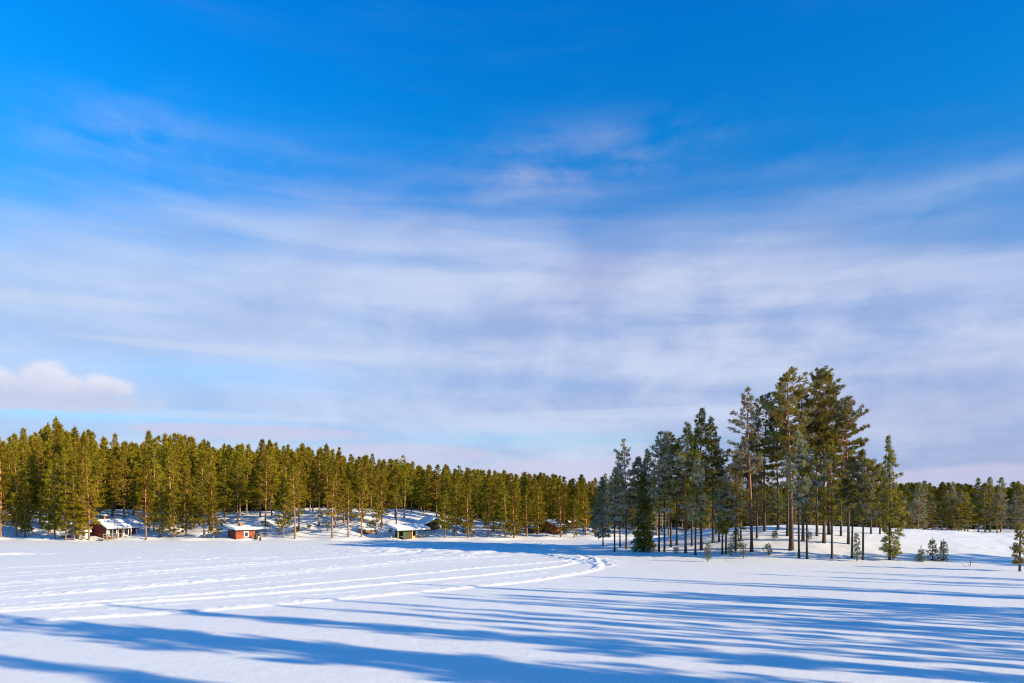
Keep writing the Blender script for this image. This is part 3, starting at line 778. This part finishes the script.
A = Acc(); t = np.linspace(0, 1, 9); A.tube(np.stack([0 * t, 0 * t, t * .7], 1), .22 + .05 * np.sin(t * math.pi), 14); link('staves', A.mesh('staves', [DBROWN]), e)
A = Acc(); A.tube([[0, 0, .69], [0, 0, .72], [0, 0, .73]], [.225, .225, .001], 14); link('lid', A.mesh('lid', [BROWN]), e)
e, _ = bld('stump', 260.2, 540.6, 0, 'short dark stump in the snow right of the small red hut', 'stump')
A = Acc(); A.tube([[0, 0, -.1], [0, 0, .05], [.02, 0, .5], [.02, 0, .55], [.02, 0, .56]], [.22, .16, .13, .12, .001], 9); link('stump', A.mesh('stump', [BARK_GREY]), e)

# brown plank wall of a lean-to dug into the slope
e, _ = bld('lean_to', 366, 534.5, 62, 'brown plank wall of a low snow-covered lean-to sunk into the slope', 'lean-to')
part('plank_wall', lambda bm: prism(bm, [(0, -1.0), (1.4, -1.0), (1.4, .9), (0, .62)], 0, 2.9), BROWN, e)
part('snow_cap', lambda bm: prism(bm, [(-.06, .64), (1.5, .92), (1.5, 1.14), (-.06, .86)], -.05, 2.95), ROOFSNOW, e, bevel=.07)

# open shelter with yellow posts
e, _ = bld('shelter', 402.5, 540.0, 42, 'open green lakeside shelter with yellow posts, red door panel and flat snowy roof', 'shelter')
part('back_wall', bx(0, 3.6, 1.9, 2.0, -.3, 1.3), GREEN, e); part('side_wall', bx(-.08, -.0, .5, 1.9, -.3, 1.3), GREEN, e)
part('front_panel', bx(.1, 1.3, -.02, .05, -.3, 1.3), GREEN, e); part('door_panel', bx(1.3, 1.62, -.04, .04, -.1, 1.2), RED, e, label='narrow red door panel')
part('counter', bx(1.75, 3.4, -.05, .05, -.3, .55), YELLOW, e); part('green_panel', bx(2.4, 3.1, -.09, -.052, -.1, .5), GREEN, e)
for xx in (-.9, 1.63, 2.3, 3.5, 4.3): part('post', bx(xx, xx + .12, -.12, 0.0, -.2, 1.33), YELLOW, e)
part('post', bx(-.9, -.8, 1.7, 1.8, -.2, 1.33), YELLOW, e)
shed_roof(e, -1.15, 4.7, -.4, 2.4, 1.35, 1.95, .34)

# dark brown house on the slope behind the shelter (gable towards the lake)
x, d, z = at(426, 531.5)
e = empty('house', (x, d, z - .2), R(18), 'dark brown house with snowy gable roof half hidden by pines behind the shelter', 'house')
def gb(e, W, Ln, eave, ridge, mat):
    part('wall', lambda bm: [bm.faces.new(f) for f in ()] or prism_y(bm, [(0, -.6), (W, -.6), (W, eave), (W * .4, ridge), (0, eave)], 0, Ln), mat, e)
    def rf(bm, o0=.02, o1=.12, ov=.4): prism_y(bm, [(-ov, eave - .2 + o0), (W * .4, ridge + o0), (W + ov, eave - .2 + o0), (W + ov, eave - .2 + o1), (W * .4, ridge + o1), (-ov, eave - .2 + o1)], -.4, Ln + .4)
    r = part('roof', rf, ROOFM, e)
    part('roof_snow', lambda bm: rf(bm, .13, .36, .42), ROOFSNOW, r, bevel=.07)
    return r
def prism_y(bm, prof, y0, y1):
    a = [bm.verts.new((x_, y0, z_)) for x_, z_ in prof]; b = [bm.verts.new((x_, y1, z_)) for x_, z_ in prof]; n = len(prof)
    bm.faces.new(a); bm.faces.new(b[::-1])
    for i in range(n): bm.faces.new((a[i], b[i], b[(i + 1) % n], a[(i + 1) % n]))
e.rotation_euler.z = R(24)
gb(e, 3.8, 5.0, 1.25, 2.1, DBROWN)
window(e, 1.6, 2.4, .4, 1.0, frame=.1); part('door', bx(.3, .9, -.04, -.003, -.3, 1.05), BROWN, e)
part('log_end', bx(3.0, 3.25, -.12, -.003, .75, 1.0), BRICK, e)

# orange-red cottage at the right end of the shore, and a red one behind it
e, _ = bld('cottage', 557, 534.2, 48, 'orange-red cottage with pale snowy roof seen behind thin pine trunks', 'cottage')
gable(e, 2.2, 4.2, 1.15, 1.95, ORANGE, over=.35, snow=.26, overx=.25)
window(e, .8, 1.2, .35, .8, frame=.08); part('deck', bx(-.4, 2.3, -1.0, -.06, -.25, -.05), ORANGE, e)
part('extension', bx(-2.3, -.01, 3.0, 4.0, -.5, .9), DBROWN, e)
e, _ = bld('cottage', 569, 528.5, 20, 'small bright red cottage uphill right of the orange-red one', 'cottage')
gable(e, 1.7, 2.0, 1.0, 1.4, RED, over=.2, snow=.14, overx=.15)
window(e, .6, 1.0, .35, .8, frame=.07, muntin=False)

# ------------------------------------------------------------------ sky
w = bpy.data.worlds.new('World'); sc.world = w; w.use_nodes = True
N, L = w.node_tree.nodes, w.node_tree.links; N.clear()
out = nd(N, 'ShaderNodeOutputWorld'); bg = nd(N, 'ShaderNodeBackground', Strength=.1)
sky = nd(N, 'ShaderNodeTexSky', sky_type='NISHITA', sun_disc=False)
sky.sun_elevation = R(SUN_EL); sky.sun_rotation = math.atan2(SD[0], SD[1])
sky.air_density = 1.0; sky.dust_density = 0.3; sky.ozone_density = 3.0
tc = nd(N, 'ShaderNodeTexCoord'); sp = nd(N, 'ShaderNodeSeparateXYZ'); L.new(tc.outputs['Generated'], sp.inputs[0])
def M(op, a, b=None, c=None, clamp=False):
    n = nd(N, 'ShaderNodeMath', operation=op, use_clamp=clamp)
    for i, v in enumerate((a, b, c)):
        if v is None: continue
        if isinstance(v, (int, float)): n.inputs[i].default_value = v
        else: L.new(v, n.inputs[i])
    return n.outputs[0]
sx, sy, sz = sp.outputs
hyp = M('SQRT', M('ADD', M('MULTIPLY', sx, sx), M('MULTIPLY', sy, sy)))
azm = M('ARCTAN2', sx, sy)
el = M('DIVIDE', sz, M('MAXIMUM', hyp, .02))            # tangent of elevation
def azel(px, py):
    u = (px - CX) / F; v = (HZ - py) / F; return math.atan(u), v / math.sqrt(1 + u * u)
def sm(x, a, b):   # smoothstep
    n = nd(N, 'ShaderNodeMapRange', interpolation_type='SMOOTHSTEP'); n.inputs[1].default_value = a; n.inputs[2].default_value = b
    L.new(x, n.inputs[0]); return n.outputs[0]
def noise(sxx, szz, off, scale, detail=6, rough=.55, dist=0.0, shear=0.0):
    cb = nd(N, 'ShaderNodeCombineXYZ'); L.new(M('MULTIPLY', azm, sxx), cb.inputs[0])
    L.new(M('MULTIPLY_ADD', azm, shear, M('MULTIPLY', el, szz)), cb.inputs[1]); cb.inputs[2].default_value = off
    n = nd(N, 'ShaderNodeTexNoise', Scale=scale, Detail=float(detail), Roughness=rough, Distortion=dist); L.new(cb.outputs[0], n.inputs['Vector']); return n.outputs['Fac']
def blob(px, py, rx, ry, amp=1.0, tilt=0.0, soft=1.0):
    a, e_ = azel(px, py)
    da = M('SUBTRACT', azm, a); de = M('ADD', M('SUBTRACT', el, e_), M('MULTIPLY', da, -tilt))
    q = M('ADD', M('POWER', M('ABSOLUTE', M('DIVIDE', da, rx / F)), 2.0), M('POWER', M('ABSOLUTE', M('DIVIDE', de, ry / F)), 2.0))
    return M('MULTIPLY', M('EXPONENT', M('MULTIPLY', q, -1.0)), amp)
nA = noise(1, 3.6, 1.7, 1.8, 7, .45, .3)
nB = noise(1, 6.5, 7.2, 2.6, 7, .5, .2, shear=.15)
nC = noise(1.6, 2.4, 3.1, 7.0, 7, .6, .3)
# colour of the clear sky: Nishita, deepened
hs = nd(N, 'ShaderNodeHueSaturation', Saturation=SKY_SAT if 'SKY_SAT' in globals() else 1.35); L.new(sky.outputs[0], hs.inputs['Color'])
tint = nd(N, 'ShaderNodeMix', data_type='RGBA', blend_type='MULTIPLY'); tint.inputs[0].default_value = 1
L.new(hs.outputs[0], tint.inputs[6])
tr_ = nd(N, 'ShaderNodeValToRGB'); tr_.color_ramp.elements[0].position = 0; tr_.color_ramp.elements[0].color = (.92, .92, 1.15, 1)
tr_.color_ramp.elements[1].position = .75; tr_.color_ramp.elements[1].color = (.03, 1.40, 1.86, 1)
e3 = tr_.color_ramp.elements.new(.97); e3.color = (.45, 1.35, 1.5, 1)
e1 = tr_.color_ramp.elements.new(.3); e1.color = (.62, 1.15, 1.36, 1)
e2 = tr_.color_ramp.elements.new(.52); e2.color = (.15, 1.42, 1.70, 1); L.new(el, tr_.inputs[0])
lr = nd(N, 'ShaderNodeMapRange'); lr.inputs[1].default_value = -.75; lr.inputs[2].default_value = .75; lr.inputs[3].default_value = .88; lr.inputs[4].default_value = .68; L.new(azm, lr.inputs[0])
vm = nd(N, 'ShaderNodeVectorMath', operation='SCALE'); L.new(tr_.outputs[0], vm.inputs[0]); L.new(lr.outputs[0], vm.inputs['Scale']); L.new(vm.outputs[0], tint.inputs[7])
# veil of high cloud: thick below ~25 degrees, thinning out upwards
elc = M('SUBTRACT', el, M('MULTIPLY', M('MULTIPLY', azm, azm), -.22))
elc = M('ADD', elc, M('MULTIPLY', sm(azm, .15, .6), .02))
cov = M('SUBTRACT', 1.0, sm(M('ADD', elc, M('MULTIPLY', M('SUBTRACT', nC, .5), .10)), .31, .60))
nF = noise(1, 6.0, 4.4, 3.4, 9, .6, .45, shear=.3)
nG = noise(1, 2.2, 12.4, 1.5, 5, .5, .5)
vein = M('ADD', M('ADD', M('MULTIPLY', nA, .40), M('MULTIPLY', nB, .30)), M('MULTIPLY', nF, .30))
dens = M('MULTIPLY', sm(M('ADD', vein, M('MULTIPLY', cov, .46)), .50, .98), M('MULTIPLY_ADD', cov, .80, .12))
parts_ = [blob(110, 135, 60, 30, .38, .25), blob(565, 168, 115, 34, 1.0, .10), blob(300, 190, 150, 40, .35), blob(640, 215, 60, 30, .2), blob(960, 215, 140, 40, .45, .1)]
s_ = parts_[0]
for q in parts_[1:]: s_ = M('ADD', s_, q)
wis = M('MULTIPLY', s_, sm(M('ADD', M('MULTIPLY', nC, .5), M('MULTIPLY', nB, .5)), .34, .62))
hole = M('ADD', blob(690, 222, 110, 22, .75, .05), blob(230, 375, 120, 14, .35))
hole = M('ADD', hole, blob(80, 412, 150, 8, .4)); hole = M('ADD', hole, blob(560, 440, 160, 10, .45))
dens = M('MAXIMUM', M('MULTIPLY', dens, M('SUBTRACT', 1.0, hole)), M('MINIMUM', M('ADD', M('MULTIPLY', wis, .62), M('MULTIPLY', dens, .6)), .9))
dens = M('MULTIPLY', dens, sm(el, -.02, .02), clamp=True)
# veil colour
lum = sm(M('ADD', M('MULTIPLY', nB, .6), M('MULTIPLY', nC, .4)), .32, .66)
def rgbmix(f, a, b):
    m = nd(N, 'ShaderNodeMix', data_type='RGBA')
    if isinstance(f, (int, float)): m.inputs[0].default_value = f
    else: L.new(f, m.inputs[0])
    for i, v in ((6, a), (7, b)):
        if isinstance(v, tuple): m.inputs[i].default_value = (*v, 1)
        else: L.new(v, m.inputs[i])
    return m.outputs[2]
K = 5.0     # display-linear to sky-texture units
def c(r, g_, b): 
    f = lambda v: ((v / 255 + .055) / 1.055) ** 2.4
    return (f(r) * K, f(g_) * K, f(b) * K)
vcol = rgbmix(lum, c(156, 178, 224), c(212, 219, 243))
vcol = rgbmix(M('MULTIPLY', sm(M('ADD', nG, M('MULTIPLY', azm, .12)), .48, .66), .7), vcol, c(158, 168, 214))
side = M('MULTIPLY', M('SUBTRACT', 1.0, sm(azm, -.7, .35)), M('SUBTRACT', 1.0, sm(el, .30, .50)))
vcol = rgbmix(M('MULTIPLY', side, .55), vcol, c(186, 212, 246))
skyc = rgbmix(dens, tint.outputs[2], vcol)
# low puffy banks over the horizon
nE = noise(1.6, 2.2, 9.1, 9.0, 8, .6, .15)
def puffs(L_, amp, lo, hi):
    f = blob(*L_[0])
    for q in L_[1:]: f = M('MAXIMUM', f, blob(*q))
    return sm(M('ADD', f, M('MULTIPLY', M('SUBTRACT', nE, .5), amp)), lo, hi)
far = puffs([(560, 474, 120, 17), (650, 468, 80, 15), (400, 455, 110, 12), (1000, 482, 90, 17), (250, 432, 120, 8), (850, 480, 90, 10)], .55, .36, .62)
skyc = rgbmix(M('MULTIPLY', far, .6), skyc, c(208, 206, 232))
streak = puffs([(160, 413, 190, 4.5), (230, 350, 150, 5), (640, 413, 140, 6), (60, 300, 130, 9, .7, .05)], .5, .30, .70)
skyc = rgbmix(M('MULTIPLY', streak, .45), skyc, c(205, 218, 244))
cum = puffs([(-40, 386, 50, 22), (8, 390, 30, 17), (44, 381, 22, 20), (70, 390, 26, 14), (104, 389, 26, 13), (40, 398, 110, 11), (-10, 400, 120, 8)], 1.1, .32, .66)
_, ec = azel(60, 404); _, et = azel(60, 372)
shade = sm(M('ADD', el, M('MULTIPLY', M('SUBTRACT', nE, .5), .06)), ec, et)
skyc = rgbmix(M('MULTIPLY', cum, .78), skyc, rgbmix(shade, c(204, 208, 233), c(236, 234, 246)))
L.new(skyc, bg.inputs[0]); L.new(bg.outputs[0], out.inputs[0])

# ------------------------------------------------------------------ sun and camera
sl = bpy.data.lights.new('sun', 'SUN'); sl.energy = 4.2; sl.angle = R(.53); sl.color = (1, .81, .48)
so = bpy.data.objects.new('sun', sl); col.objects.link(so)
from mathutils import Vector
ce = math.cos(R(SUN_EL)); vec = Vector((SD[0] * ce, SD[1] * ce, math.sin(R(SUN_EL))))
so.rotation_euler = vec.to_track_quat('Z', 'Y').to_euler()
cd = bpy.data.cameras.new('camera'); cam = bpy.data.objects.new('camera', cd); col.objects.link(cam)
cam.location = (0, 0, CAMH); cam.rotation_euler = (R(90), 0, 0)
cd.sensor_width = 36; cd.lens = F / 1024 * 36; cd.shift_y = (HZ - 341.5) / 1024; cd.clip_end = 12000; cd.clip_start = .1
sc.camera = cam
sc.cycles.filter_width = 1.1
sc.view_settings.view_transform = 'Standard'; sc.view_settings.look = 'None'; sc.view_settings.gamma = 1
sc.view_settings.exposure = 1.0

for o in bpy.data.objects:
    if o.get('label') and not 4 <= len(o['label'].replace('-', ' ').split()) <= 16: print('LABEL', o['label'])
